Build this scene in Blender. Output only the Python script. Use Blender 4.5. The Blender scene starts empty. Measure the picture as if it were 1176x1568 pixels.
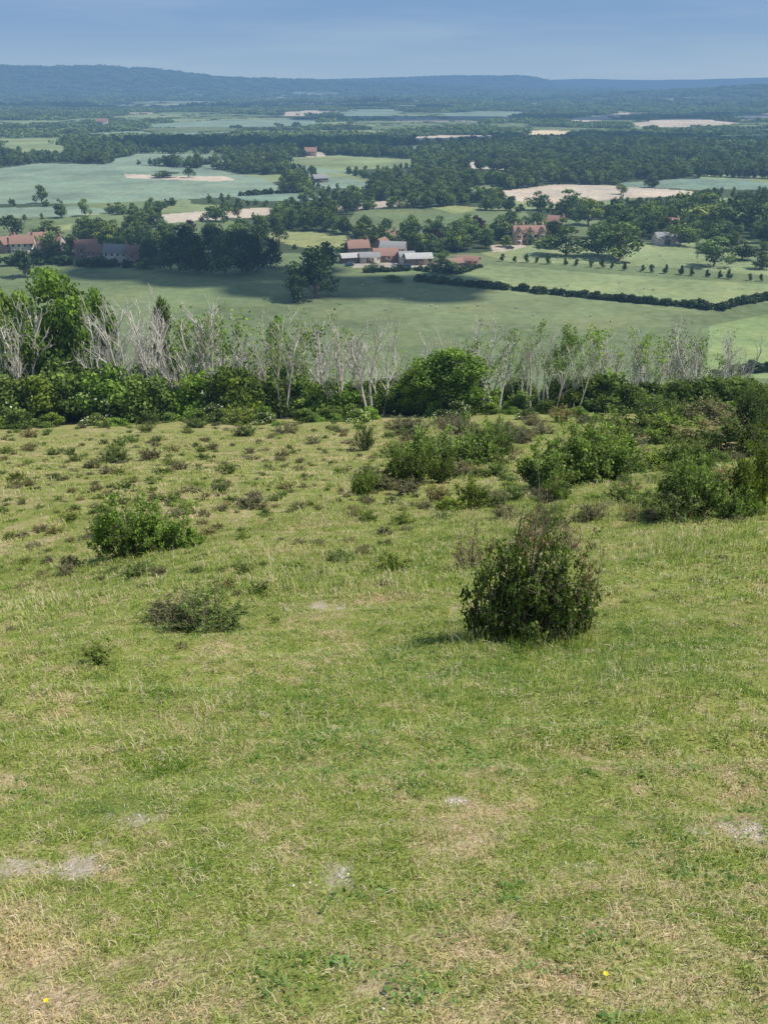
import bpy, math, numpy as np
from mathutils import Vector
rng=np.random.default_rng(11)
P=math.radians(25.21); F0=1400.0
CP,SP=math.cos(P),math.sin(P)
# ---------------------------------------------------------------- noise / terrain
def hsh(i,j,s=0):
    n=(i.astype(np.int64)*374761393+j.astype(np.int64)*668265263+s*974634777)&0xffffffff
    n=((n^(n>>13))*1274126177)&0xffffffff
    n=(n^(n>>16))&0xffffff
    return n/float(0xffffff)
def vn(x,y,s=0):
    x=np.asarray(x,float);y=np.asarray(y,float)
    i=np.floor(x);j=np.floor(y);fx=x-i;fy=y-j
    fx=fx*fx*(3-2*fx);fy=fy*fy*(3-2*fy);i=i.astype(int);j=j.astype(int)
    a=hsh(i,j,s);b=hsh(i+1,j,s);c=hsh(i,j+1,s);d=hsh(i+1,j+1,s)
    return (a*(1-fx)+b*fx)*(1-fy)+(c*(1-fx)+d*fx)*fy
def elev(v): return math.atan((784-v)/F0)-P
RIDGES=[
 (12500,1600,[(-200,121),(300,122),(840,122),(900,121),(1000,123),(1176,119),(1400,118)]),
 (8800,900,[(-200,135),(380,128),(430,124),(560,121),(640,119),(700,117),(800,117),(835,124),(860,133),(1000,137),(1400,140)]),
 (6600,800,[(-300,106),(0,103),(60,105),(150,102),(230,106),(290,113),(330,118),(430,122),(520,125),(620,129),(760,136),(900,140),(1400,140)]),
 (5000,700,[(-200,140),(200,148),(500,152),(760,148),(900,146),(1000,142),(1080,137),(1176,131),(1400,128)]),
 (3600,450,[(-200,160),(0,158),(130,160),(300,166),(600,164),(800,166),(950,160),(1176,156),(1400,156)]),
]
RID=[(r0,w,np.array([(u-588)/1547. for u,v in p]),np.array([r0*math.tan(elev(v))+75 for u,v in p])) for r0,w,p in RIDGES]
def H(x,y):
    x=np.asarray(x,float);y=np.asarray(y,float);r=np.hypot(x,y)
    yp=np.maximum(y,0);ym=np.minimum(y,0)
    g=.288*yp+3.6*(1-np.exp(-yp/23))-18*(1-np.exp(.445*ym/18))
    fade=np.clip(1-(y-90)/80,0,1)
    near=-1.65-g+5*np.tanh(x*.002)*fade
    near-=1.15*np.exp(-((x+8+.1*y)/5.)**2)*np.exp(-((y-15)/8.)**2)
    near+=.55*np.exp(-((x-9)/7.)**2)*np.exp(-((y-20)/14.)**2)
    near-=.25*np.maximum(y-90,0)
    near+=.07*(vn(x/.8,y/.8)-.5)*np.clip(r/3,0,1)+.26*(vn(x/3.1,y/3.1,3)-.5)*np.clip(r/8,0,1)+.7*(vn(x/15,y/15,5)-.5)*np.clip(r/40,0,1)
    ph=y*1.05-.22*x+1.6*vn(x/2.3,y/2.3,6)                      # sheep-trod terracettes along the contour
    near+=.055*np.sin(6.283*ph)*np.clip((r-1.5)/3,0,1)*np.clip(1-(y-24)/10,0,1)*(.3+vn(x/2.,y/2.,7))
    base=-75+4*(vn(x/260,y/260,2)-.5)*np.clip((y-350)/500,0,1)+26*(vn(x/800+7,y/800,4)-.5)*np.clip((r-1500)/2500,0,1)
    k=4.
    z=base+k*np.log1p(np.exp(np.clip((near-base)/k,-30,30)))
    t=x/np.maximum(y,1.)
    bump=(vn(x/420,y/420,8)-.5)*16+(vn(x/70,y/70,9)-.5)*9
    for r0,w,tt,hh in RID:
        rr=np.where((y>800),-75+np.interp(t,tt,hh)*np.exp(-((r-r0)/w)**2)+bump*.5*np.exp(-((r-r0)/w)**2),-999)
        z=np.maximum(z,rr)
    return z
RS=np.concatenate([np.geomspace(.8,250,900),np.geomspace(251,15000,1400)])
def sight(u,v):
    """ground point seen along a surveyed bearing; returns x,y,z,depth"""
    a=u-588.;b=784.-v
    d=np.array([a,b*SP+F0*CP,b*CP-F0*SP]);hl=math.hypot(d[0],d[1])
    X=d[0]/hl*RS;Y=d[1]/hl*RS;Z=d[2]/hl*RS
    hz=H(X,Y);k=np.argmax(hz>=Z)
    if not (hz>=Z).any(): k=len(RS)-1
    x,y=X[k],Y[k];z=float(H(x,y))
    return float(x),float(y),z,float(y*CP-z*SP)
def poly(pts): return np.array([sight(u,v)[:2] for u,v in pts])
def inp(x,y,pl):
    c=np.zeros(x.shape,bool);n=len(pl)
    bb=(x>=pl[:,0].min())&(x<=pl[:,0].max())&(y>=pl[:,1].min())&(y<=pl[:,1].max())
    xs=x[bb];ys=y[bb];cc=np.zeros(xs.shape,bool)
    for i in range(n):
        x1,y1=pl[i];x2,y2=pl[(i+1)%n]
        if y1==y2: continue
        cc^=((y1>ys)!=(y2>ys))&(xs<(x2-x1)*(ys-y1)/(y2-y1)+x1)
    c[bb]=cc
    return c
def voro(x,y,s):
    gx=x/s;gy=y/s;i=np.floor(gx).astype(int);j=np.floor(gy).astype(int)
    d1=np.full(x.shape,9.);d2=np.full(x.shape,9.);idv=np.zeros(x.shape)
    for a in(-1,0,1):
        for b in(-1,0,1):
            px=i+a+hsh(i+a,j+b,21);py=j+b+hsh(i+a,j+b,22)
            d=np.hypot(px-gx,(py-gy));rv=hsh(i+a,j+b,23)
            cl=d<d1
            d2=np.where(cl,d1,np.minimum(d2,d));idv=np.where(cl,rv,idv);d1=np.where(cl,d,d1)
    return idv,(d2-d1)*s*.5
# ---------------------------------------------------------------- fields
TEAL=(.21,.275,.19);TAN=(.50,.42,.32);PAST=(.15,.19,.085);LITE=(.225,.27,.125);YEL=(.27,.30,.125);WOOD=(.06,.08,.035)
FIELDS=[
 (TEAL,[(-60,266),(60,250),(200,252),(330,260),(400,273),(446,292),(380,300),(230,308),(100,312),(-60,314)]),
 (TEAL,[(-60,320),(110,316),(190,322),(100,332),(-60,334)]),
 (TAN,[(190,266),(260,270),(345,270),(362,276),(330,278),(240,275),(195,273)]),
 ((.18,.25,.18),[(355,300),(470,294),(530,300),(470,308),(380,308)]),
 (TAN,[(222,331),(300,325),(400,318),(432,320),(400,333),(300,338),(228,345)]),
 (TAN,[(470,322),(540,313),(610,306),(665,303),(665,311),(560,320),(480,327)]),
 (TAN,[(765,293),(850,283),(940,284),(1060,293),(1062,300),(960,304),(860,312),(790,308)]),
 ((.18,.25,.18),[(950,280),(1040,274),(1130,274),(1200,284),(1200,292),(1050,289),(950,286)]),
 (LITE,[(440,242),(520,238),(640,245),(632,256),(520,262),(450,252)]),
 (TEAL,[(470,272),(530,272),(580,284),(500,290),(470,282)]),
 (TAN,[(690,250),(740,248),(800,253),(790,261),(720,258)]),
 (LITE,[(0,213),(90,210),(104,216),(96,234),(40,236),(0,224)]),
 (YEL,[(405,356),(460,354),(530,361),(542,380),(480,382),(418,370)]),
 (YEL,[(60,347),(112,343),(108,352),(62,356)]),
 (YEL,[(660,318),(700,314),(740,320),(700,328)]),
 (LITE,[(735,388),(820,374),(900,368),(960,372),(1064,372),(1068,412),(920,405),(780,401)]),
 (LITE,[(1068,388),(1200,384),(1200,424),(1100,416),(1068,412)]),
 ((.22,.265,.12),[(686,429),(740,408),(780,408),(930,420),(1200,438),(1200,462),(1090,466),(900,449),(740,436)]),
 ((.17,.205,.095),[(590,434),(700,440),(900,458),(1090,476),(1060,498),(900,505),(700,510),(560,500),(430,470),(400,430),(560,425)]),
 ((.22,.29,.115),[(1085,500),(1200,476),(1200,580),(1080,580)]),
 ((.40,.36,.28),[(530,402),(600,398),(690,404),(730,408),(700,414),(620,410),(540,410)]),
 ((.45,.39,.30),[(750,376),(800,372),(806,378),(770,386),(755,386)]),
 (TEAL,[(268,188),(340,184),(430,183),(492,182),(480,191),(400,195),(280,193)]),
 (TEAL,[(675,173),(740,171),(790,175),(760,182),(690,179)]),
 (TEAL,[(505,173),(560,169),(608,167),(606,179),(540,181)]),
 (TAN,[(866,181),(920,176),(962,172),(968,178),(900,187),(870,187)]),
 (TAN,[(960,190),(1010,182),(1070,181),(1135,189),(1060,195),(980,194)]),
 ((.62,.50,.30),[(788,202),(840,199),(884,202),(880,208),(800,207)]),
 (TAN,[(420,173),(470,169),(505,170),(495,177),(430,178)]),
 (TAN,[(600,212),(680,207),(765,207),(750,213),(640,216)]),
 (TAN,[(1108,180),(1200,171),(1200,179),(1130,185)]),
 (TAN,[(140,186),(165,184),(175,189),(150,191)]),
 (TAN,[(460,234),(492,232),(500,239),(470,241)]),
 (LITE,[(855,232),(930,228),(950,234),(880,239)]),
]
FP=[(c,poly(p)) for c,p in FIELDS]
PATCH=[]
for u,v,s in [(95,1335,.12),(215,1255,.06),(490,932,.22),(1150,1268,.13),(640,1530,.09),(700,1228,.03),(520,1350,.08),(900,1330,.05)]:
    x,y,z,d=sight(u,v);PATCH.append((x,y,s))
def bare(x,y):
    m=np.zeros(np.shape(x))
    w=.9*(vn(x/.04,y/.04,31)-.5)+1.2*(vn(x/.15,y/.15,32)-.5)
    for a,b,s in PATCH:
        m=np.maximum(m,np.clip(.9-np.hypot((x-a)/1.7,y-b)/s+w*1.6,0,1))
    return m*.8
# ---------------------------------------------------------------- mesh helpers
def mk(name,V,Q,mats,mi=None,rnd=None,smooth=False,cols=None,extra=None):
    me=bpy.data.meshes.new(name);V=np.asarray(V,np.float32);Q=np.asarray(Q,np.int32)
    me.vertices.add(len(V));me.vertices.foreach_set('co',V.ravel())
    me.loops.add(Q.size);me.loops.foreach_set('vertex_index',Q.ravel())
    me.polygons.add(len(Q));me.polygons.foreach_set('loop_start',np.arange(0,Q.size,4,dtype=np.int32))
    try: me.polygons.foreach_set('loop_total',np.full(len(Q),4,np.int32))
    except Exception: pass
    for m in mats: me.materials.append(m)
    if mi is not None: me.polygons.foreach_set('material_index',np.asarray(mi,np.int32))
    if smooth: me.polygons.foreach_set('use_smooth',np.ones(len(Q),bool))
    me.update(calc_edges=True)
    if rnd is not None:
        a=me.attributes.new('rnd','FLOAT','POINT');a.data.foreach_set('value',np.asarray(rnd,np.float32))
    if cols is not None:
        a=me.attributes.new('alb','FLOAT_COLOR','POINT');a.data.foreach_set('color',np.c_[cols,np.ones(len(cols))].astype(np.float32).ravel())
    if extra:
        for k,vv in extra.items():
            a=me.attributes.new(k,'FLOAT','POINT');a.data.foreach_set('value',np.asarray(vv,np.float32))
    return me
def coords(m):
    a=np.empty(len(m.vertices)*3,np.float32);m.vertices.foreach_get('co',a);return a.reshape(-1,3)
def link(name,me,loc=(0,0,0),rz=0,sc=(1,1,1),parent=None):
    o=bpy.data.objects.new(name,me);o.location=loc;o.rotation_euler=(0,0,rz);o.scale=sc
    bpy.context.scene.collection.objects.link(o)
    if parent: o.parent=parent
    return o
class B:
    """quad accumulator"""
    def __init__(s): s.V=[];s.Q=[];s.M=[];s.R=[];s.n=0
    def add(s,V,Q,m,r):
        V=np.asarray(V,float);s.V.append(V);s.Q.append(np.asarray(Q)+s.n);s.M.append(np.full(len(Q),m));s.R.append(np.broadcast_to(r,(len(V),)));s.n+=len(V)
    def tube(s,pts,rad,sides=4,m=1,r=.5):
        pts=np.asarray(pts,float);n=len(pts);V=[]
        for i in range(n):
            t=pts[min(i+1,n-1)]-pts[max(i-1,0)];t/=np.linalg.norm(t)+1e-9
            a=np.cross(t,[.31,.95,.05]);a/=np.linalg.norm(a)+1e-9;b=np.cross(t,a)
            for k in range(sides):
                w=2*math.pi*k/sides;V.append(pts[i]+rad[i]*(math.cos(w)*a+math.sin(w)*b))
        Q=[(i*sides+k,i*sides+(k+1)%sides,(i+1)*sides+(k+1)%sides,(i+1)*sides+k) for i in range(n-1) for k in range(sides)]
        s.add(V,Q,m,r)
    def leaves(s,C,N,size,m=0,r=.5,asp=.55):
        n=len(C)
        N=N/(np.linalg.norm(N,axis=1,keepdims=True)+1e-9)
        a=np.cross(N,rng.normal(size=(n,3)));a/=np.linalg.norm(a,axis=1,keepdims=True)+1e-9
        b=np.cross(N,a);sz=(size*rng.uniform(.6,1.4,n))[:,None]
        V=np.stack([C-a*sz,C-b*sz*asp+N*sz*.15,C+a*sz,C+b*sz*asp+N*sz*.15],1).reshape(-1,3)
        Q=np.arange(4*n).reshape(n,4)
        rr=np.repeat(np.broadcast_to(r,(n,)),4)
        s.add(V,Q,m,rr)
    def box(s,c,d,m=0,r=.5):
        x,y,z=d[0]/2,d[1]/2,d[2]/2
        V=[(c[0]+a*x,c[1]+b*y,c[2]+e*z) for a in(-1,1) for b in(-1,1) for e in(-1,1)]
        s.add(V,[(0,1,3,2),(4,6,7,5),(0,4,5,1),(2,3,7,6),(0,2,6,4),(1,5,7,3)],m,r)
    def merge(s,m,off):
        V=coords(m)+np.array(off);n=len(m.polygons)
        Qv=np.empty(n*4,np.int32);m.loops.foreach_get('vertex_index',Qv);mi=np.empty(n,np.int32);m.polygons.foreach_get('material_index',mi)
        rn=np.empty(len(V),np.float32);m.attributes['rnd'].data.foreach_get('value',rn)
        s.V.append(V);s.Q.append(Qv.reshape(-1,4)+s.n);s.M.append(mi);s.R.append(rn);s.n+=len(V)
    def mesh(s,name,mats,smooth=False):
        return mk(name,np.concatenate(s.V),np.concatenate(s.Q),mats,np.concatenate(s.M),np.concatenate(s.R),smooth)
# ---------------------------------------------------------------- materials
HAZE=(.165,.31,.53)  # aerial haze painted into the materials: blue emission
class NT:
    def __init__(s,name):
        s.m=bpy.data.materials.new(name);s.m.use_nodes=True;s.t=s.m.node_tree;s.t.nodes.clear()
    def n(s,ty,**k):
        nd=s.t.nodes.new(ty)
        for a,b in k.items(): setattr(nd,a,b)
        return nd
    def l(s,a,b): s.t.links.new(a,b)
    def val(s,sock,v):
        if isinstance(v,bpy.types.NodeSocket): s.l(v,sock)
        else:
            if isinstance(v,tuple) and len(v)==3 and sock.type=='RGBA': v=v+(1,)
            sock.default_value=v
    def math(s,op,a,b=0.,clamp=False):
        nd=s.n('ShaderNodeMath',operation=op,use_clamp=clamp);s.val(nd.inputs[0],a);s.val(nd.inputs[1],b);return nd.outputs[0]
    def mix(s,f,a,b,mode='MIX'):
        nd=s.n('ShaderNodeMix',data_type='RGBA',blend_type=mode);s.val(nd.inputs[0],f);s.val(nd.inputs[6],a);s.val(nd.inputs[7],b);return nd.outputs[2]
    def noise(s,scale,detail=3,rough=.5,vec=None,off=None):
        nd=s.n('ShaderNodeTexNoise');nd.inputs['Scale'].default_value=scale;nd.inputs['Detail'].default_value=detail;nd.inputs['Roughness'].default_value=rough
        if vec is None: vec=s.pos()
        s.l(vec,nd.inputs['Vector']);return nd.outputs['Fac']
    def pos(s):
        if not hasattr(s,'_p'): s._p=s.n('ShaderNodeNewGeometry').outputs['Position']
        return s._p
    def mr(s,v,a,b,c=0.,d=1.):
        nd=s.n('ShaderNodeMapRange');s.val(nd.inputs[0],v)
        for i,q in enumerate((a,b,c,d)): nd.inputs[i+1].default_value=q
        return nd.outputs[0]
    def attr(s,name,col=False):
        nd=s.n('ShaderNodeAttribute',attribute_name=name);return nd.outputs['Color' if col else 'Fac']
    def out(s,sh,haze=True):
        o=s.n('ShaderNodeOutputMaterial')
        if haze:  # painted haze: surface blends into blue glow with distance from origin
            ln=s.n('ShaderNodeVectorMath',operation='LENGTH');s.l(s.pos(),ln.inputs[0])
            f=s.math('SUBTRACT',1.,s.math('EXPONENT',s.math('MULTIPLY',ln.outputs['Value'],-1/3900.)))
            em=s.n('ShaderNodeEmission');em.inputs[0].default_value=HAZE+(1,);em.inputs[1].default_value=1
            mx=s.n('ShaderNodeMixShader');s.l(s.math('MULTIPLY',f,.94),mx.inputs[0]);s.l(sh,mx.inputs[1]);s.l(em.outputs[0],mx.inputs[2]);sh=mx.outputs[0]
            try: s.m.cycles.emission_sampling='NONE'
            except Exception: pass
        s.l(sh,o.inputs[0]);return s.m
    def diff(s,col,rough=.9,spec=.2,normal=None):
        b=s.n('ShaderNodeBsdfPrincipled');s.val(b.inputs['Base Color'],col);b.inputs['Roughness'].default_value=rough;b.inputs['Specular IOR Level'].default_value=spec
        if normal is not None: s.l(normal,b.inputs['Normal'])
        return b.outputs[0]
def leafmat(name,dark,lite,trans=.25,var=.35,haze=True,tint=(.5,.42,.12),tintf=.35):
    s=NT(name)
    r=s.attr('rnd')
    oi=s.n('ShaderNodeObjectInfo').outputs['Random']
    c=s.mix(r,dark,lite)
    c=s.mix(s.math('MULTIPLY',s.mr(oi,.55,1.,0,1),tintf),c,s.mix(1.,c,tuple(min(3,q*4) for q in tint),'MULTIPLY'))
    k=s.mr(s.math('FRACT',s.math('MULTIPLY',oi,7.31)),0,1,1-var,1+var)
    cc=s.n('ShaderNodeCombineColor');[s.l(k,cc.inputs[i]) for i in range(3)]
    c=s.mix(1.,c,cc.outputs[0],'MULTIPLY')
    d=s.n('ShaderNodeBsdfDiffuse');s.l(c,d.inputs[0])
    sh=d.outputs[0]
    if trans>0:
        t=s.n('ShaderNodeBsdfTranslucent');s.l(s.mix(1.,c,(1.2,1.4,.7),'MULTIPLY'),t.inputs[0])
        mx=s.n('ShaderNodeMixShader');mx.inputs[0].default_value=trans;s.l(sh,mx.inputs[1]);s.l(t.outputs[0],mx.inputs[2]);sh=mx.outputs[0]
    return s.out(sh,haze)
def plain(name,col,rough=.85,var=.25,scale=1.5,spec=.2,haze=True):
    s=NT(name);n=s.noise(scale,4,.6)
    c=s.mix(n,tuple(q*(1-var) for q in col),tuple(min(1,q*(1+var)) for q in col))
    return s.out(s.diff(c,rough,spec),haze)
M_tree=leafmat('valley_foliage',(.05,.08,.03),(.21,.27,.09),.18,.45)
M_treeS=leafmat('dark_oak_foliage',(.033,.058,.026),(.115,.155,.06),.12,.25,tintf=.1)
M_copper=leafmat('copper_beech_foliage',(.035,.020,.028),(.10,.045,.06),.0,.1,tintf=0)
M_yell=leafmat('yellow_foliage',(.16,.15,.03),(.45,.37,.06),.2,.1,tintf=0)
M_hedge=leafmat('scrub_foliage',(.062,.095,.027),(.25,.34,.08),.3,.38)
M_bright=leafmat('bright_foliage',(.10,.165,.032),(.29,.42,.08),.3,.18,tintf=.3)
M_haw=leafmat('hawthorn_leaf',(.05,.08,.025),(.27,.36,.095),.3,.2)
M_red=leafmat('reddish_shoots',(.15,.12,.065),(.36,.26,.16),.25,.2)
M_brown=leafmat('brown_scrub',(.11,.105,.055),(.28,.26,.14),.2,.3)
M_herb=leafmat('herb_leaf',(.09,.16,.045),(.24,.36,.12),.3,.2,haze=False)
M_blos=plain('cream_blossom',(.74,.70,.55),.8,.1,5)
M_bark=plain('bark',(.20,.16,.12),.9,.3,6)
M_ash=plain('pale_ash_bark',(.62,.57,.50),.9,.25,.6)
def turf(s):
    n1=s.noise(.32,3,.55);n2=s.noise(1.7,5,.62);n3=s.noise(8,5,.7)
    sep=s.n('ShaderNodeSeparateXYZ');s.l(s.pos(),sep.inputs[0])
    boost=s.math('MULTIPLY',s.mr(sep.outputs[1],12,38),s.mr(sep.outputs[0],12,-2))
    nearb=s.mr(sep.outputs[1],6,1.2,0,.10)
    f=s.math('ADD',s.math('ADD',s.math('MULTIPLY',n1,.5),s.math('MULTIPLY',n2,.8)),s.math('MULTIPLY',n3,.8))
    f=s.math('ADD',f,s.math('ADD',s.math('MULTIPLY',boost,.07),nearb))
    straw=s.mr(f,1.06,1.30);deep=s.mr(f,1.03,.82)
    c=s.mix(straw,(.345,.40,.108),(.66,.52,.335))
    c=s.mix(s.math('MULTIPLY',deep,.85),c,(.175,.27,.065))
    return c,f
def mat_ground():
    s=NT('downland_and_fields')
    tc,f=turf(s)
    fine=s.noise(55,3,.7);fine2=s.noise(14,4,.7);tus=s.noise(1.1,5,.7)
    sep=s.n('ShaderNodeSeparateXYZ');s.l(s.pos(),sep.inputs[0])
    tc=s.mix(s.mr(fine,.35,.7),s.mix(1.,tc,(.52,.46,.38),'MULTIPLY'),tc)
    tc=s.mix(s.mr(fine2,.42,.62,0,.55),tc,s.mix(1.,tc,(.62,.60,.5),'MULTIPLY'))
    tc=s.mix(s.math('MULTIPLY',s.mr(tus,.50,.64,0,.7),s.mr(sep.outputs[1],14,30)),tc,s.mix(1.,tc,(.52,.60,.47),'MULTIPLY'))
    bp=s.attr('bare')
    ch=s.mix(s.mr(s.noise(38,3,.7),.4,.62),(.42,.32,.24),(.60,.52,.45))
    tc=s.mix(s.math('MULTIPLY',bp,.9),tc,ch)
    al=s.attr('alb',True)
    a1=s.noise(.018,5,.65);a2=s.noise(.25,4,.7);a3=s.noise(.045,4,.6)
    k=s.math('ADD',s.mr(a1,.3,.7,.70,1.26),s.mr(a2,.3,.7,-.2,.2))
    cc=s.n('ShaderNodeCombineColor');[s.l(k,cc.inputs[i]) for i in range(3)]
    fc=s.mix(1.,al,cc.outputs[0],'MULTIPLY')
    fc=s.mix(s.mr(a3,.48,.68,0,.5),fc,s.mix(1.,fc,(1.35,1.12,1.0),'MULTIPLY'))
    c=s.mix(s.attr('down'),fc,tc)
    b=s.n('ShaderNodeBump');b.inputs['Strength'].default_value=.7;b.inputs['Distance'].default_value=.03
    s.l(s.math('ADD',fine,fine2),b.inputs['Height'])
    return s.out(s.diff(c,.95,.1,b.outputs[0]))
def mat_grass(name):
    s=NT(name);tc,f=turf(s);r=s.attr('rnd')
    c=s.mix(s.mr(r,.0,.62),s.mix(1.,tc,(.44,.64,.36),'MULTIPLY'),s.mix(1.,tc,(1.26,1.27,1.06),'MULTIPLY'))
    c=s.mix(s.mr(r,.85,.89),c,(.76,.64,.43))
    d=s.n('ShaderNodeBsdfDiffuse');s.l(c,d.inputs[0])
    t=s.n('ShaderNodeBsdfTranslucent');s.l(c,t.inputs[0])
    mx=s.n('ShaderNodeMixShader');mx.inputs[0].default_value=.38;s.l(d.outputs[0],mx.inputs[1]);s.l(t.outputs[0],mx.inputs[2])
    return s.out(mx.outputs[0],False)
M_grass=mat_grass('grass_blades')
# ---------------------------------------------------------------- terrain sheet
dg=math.radians
az=np.concatenate([np.linspace(dg(-180),dg(-46),40),np.linspace(dg(-45),dg(-24),70),np.linspace(dg(-23.8),dg(23.8),600),np.linspace(dg(24),dg(45),70),np.linspace(dg(46),dg(180),40)])
rr=np.concatenate([[.02,.3,.6],np.geomspace(.8,250,320),1/np.linspace(1/252.,1/4000.,430),np.geomspace(4050,16000,100)])
A,R=np.meshgrid(az,rr);X=R*np.sin(A);Y=R*np.cos(A);Z=H(X,Y)
nc=len(az);nr=len(rr);x=X.ravel();y=Y.ravel();r_=R.ravel()
col=np.tile(np.array(PAST),(x.size,1))
far=np.where(r_>200)[0];xf=x[far];yf=y[far];rf=r_[far]
def landuse(xf,yf):
    rf=np.hypot(xf,yf)
    idv,bd=voro(xf+60*(vn(xf/130,yf/130,41)-.5),yf,150)
    idv2,bd2=voro(xf*.6,yf*.6,190)
    big=vn(xf/500,yf/500,42)
    wood=np.where(rf<1000,(vn(xf/60,yf/60,43)+.25*idv)>.51,(idv+.5*(big-.5))<.50)
    wood=np.where(rf>3400,(idv2+.6*(big-.5))<np.clip(.68+(rf-4300)/3000,.68,1.4),wood)
    wood=wood&(rf>455)
    rv=hsh((idv*9999).astype(int),(idv*777).astype(int),5)
    c=np.where((rv<.36)[:,None],np.array(LITE),np.where((rv<.50)[:,None],np.array(TEAL),np.where((rv<.86)[:,None],np.array(PAST),np.array(TAN)*.8)))
    bdx=np.where(rf>3400,bd2/.6,bd)
    return wood,c,bdx
wood,fc,bd=landuse(xf,yf)
c2=np.where(rf[:,None]>620,fc,np.array(PAST));c2=np.where(wood[:,None],np.array(WOOD),c2)
for c,pl in FP: c2[inp(xf,yf,pl)]=c
col[far]=c2
down=np.clip((215-y)/15,0,1);down=np.where(np.hypot(x,y)>600,0,down)
q=np.arange(nc*nr).reshape(nr,nc)
Q=np.stack([q[:-1,:-1],q[:-1,1:],q[1:,1:],q[1:,:-1]],-1).reshape(-1,4)[:,::-1]
bm_=np.where(r_<30,bare(x,y),0)
me=mk('terrain',np.c_[x,y,Z.ravel()],Q,[mat_ground()],smooth=True,cols=col,extra={'down':down,'bare':bm_})
link('ground',me)
# ---------------------------------------------------------------- scatter via geometry nodes
def scatter(name,pts,rz,sc,pick,protos,tilt=None):
    n=len(pts);cname=name+'_kinds';colx=bpy.data.collections.new(cname)
    for i,(pm) in enumerate(protos):
        o=bpy.data.objects.new('%s_kind_%02d'%(name,i),pm);colx.objects.link(o)
    me=bpy.data.meshes.new(name);me.vertices.add(n);me.vertices.foreach_set('co',np.asarray(pts,np.float32).ravel())
    rot=np.zeros((n,3),np.float32);rot[:,2]=rz
    sc=np.asarray(sc,np.float32)
    if sc.ndim==1: sc=np.repeat(sc[:,None],3,1)
    a=me.attributes.new('rot','FLOAT_VECTOR','POINT');a.data.foreach_set('vector',rot.ravel())
    a=me.attributes.new('scl','FLOAT_VECTOR','POINT');a.data.foreach_set('vector',sc.ravel())
    a=me.attributes.new('pick','INT','POINT');a.data.foreach_set('value',np.asarray(pick,np.int32))
    o=link(name,me)
    g=bpy.data.node_groups.new(name+'_gn','GeometryNodeTree')
    g.interface.new_socket('Geometry',in_out='INPUT',socket_type='NodeSocketGeometry');g.interface.new_socket('Geometry',in_out='OUTPUT',socket_type='NodeSocketGeometry')
    N=g.nodes.new;gi=N('NodeGroupInput');go=N('NodeGroupOutput');ip=N('GeometryNodeInstanceOnPoints');ci=N('GeometryNodeCollectionInfo')
    ci.inputs['Collection'].default_value=colx;ci.inputs['Separate Children'].default_value=True;ci.inputs['Reset Children'].default_value=True
    def na(t,nm):
        d=N('GeometryNodeInputNamedAttribute');d.data_type=t;d.inputs['Name'].default_value=nm;return d.outputs['Attribute']
    e=N('FunctionNodeEulerToRotation')
    L=g.links.new;L(na('FLOAT_VECTOR','rot'),e.inputs[0]);L(e.outputs[0],ip.inputs['Rotation']);L(na('FLOAT_VECTOR','scl'),ip.inputs['Scale']);L(na('INT','pick'),ip.inputs['Instance Index'])
    ip.inputs['Pick Instance'].default_value=True
    L(gi.outputs[0],ip.inputs['Points']);L(ci.outputs[0],ip.inputs['Instance']);L(ip.outputs[0],go.inputs[0])
    md=o.modifiers.new('scatter','NODES');md.node_group=g
    return o
# ---------------------------------------------------------------- vegetation generators
def crown_tree(name,h,w,nleaf,ls,mat,trunk=.22,lobes=14,seedv=0,blossom=0,droop=.0,flat=.8):
    b=B();L=[]
    th=h*trunk;ch=h-th
    for i in range(lobes):
        a=rng.uniform(0,6.283);zz=rng.uniform(0,1);prof=math.sin(math.pi*min(1,(zz*.78+.17)))**.7
        rad=w*.5*prof*rng.uniform(.25,.78)
        R=w*rng.uniform(.12,.24)*(1.1-.35*zz)
        L.append((np.array([math.cos(a)*rad,math.sin(a)*rad,th+ch*(.12+.76*zz)]),R))
    L.append((np.array([0,0,th+ch*.45]),w*.25));L.append((np.array([rng.normal()*.05*w,0,h-w*.14]),w*.14))
    b.tube([(0,0,-.3),(0,0,th*.5),(w*.02,0,th),(0,w*.02,th+ch*.5)],[h*.035,h*.026,h*.02,h*.008],6)
    for c,R in L[:lobes]:
        s0=np.array([0,0,th*rng.uniform(.8,1.6)]);mid=(s0+c)/2+np.array([0,0,-.05*w])
        b.tube([s0,mid,c],[h*.012,h*.007,h*.002],4)
    tot=sum(R*R for c,R in L)
    for c,R in L:
        n=max(6,int(nleaf*R*R/tot));d=rng.normal(size=(n,3));d/=np.linalg.norm(d,axis=1,keepdims=True)
        cl=rng.normal(size=(9,3));cl/=np.linalg.norm(cl,axis=1,keepdims=True)
        k=rng.integers(0,9,n);d2=cl[k]+.42*rng.normal(size=(n,3));d2/=np.linalg.norm(d2,axis=1,keepdims=True)
        d=np.where(rng.random((n,1))<.7,d2,d)
        rad=R*(rng.random(n)**.33)*rng.uniform(.85,1.22,n)
        C=c+d*rad[:,None]*np.array([1,1,flat])
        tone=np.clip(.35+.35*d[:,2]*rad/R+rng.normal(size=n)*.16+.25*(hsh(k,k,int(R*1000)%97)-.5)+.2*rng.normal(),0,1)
        C[:,2]=np.maximum(C[:,2],.02*h)
        bl=rng.random(n)<blossom*(d[:,2]>0)
        nn=d+.7*rng.normal(size=(n,3))
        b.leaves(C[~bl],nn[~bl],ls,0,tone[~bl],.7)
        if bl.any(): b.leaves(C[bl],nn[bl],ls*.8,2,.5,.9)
    return b.mesh(name,[mat,M_bark,M_blos])
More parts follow.
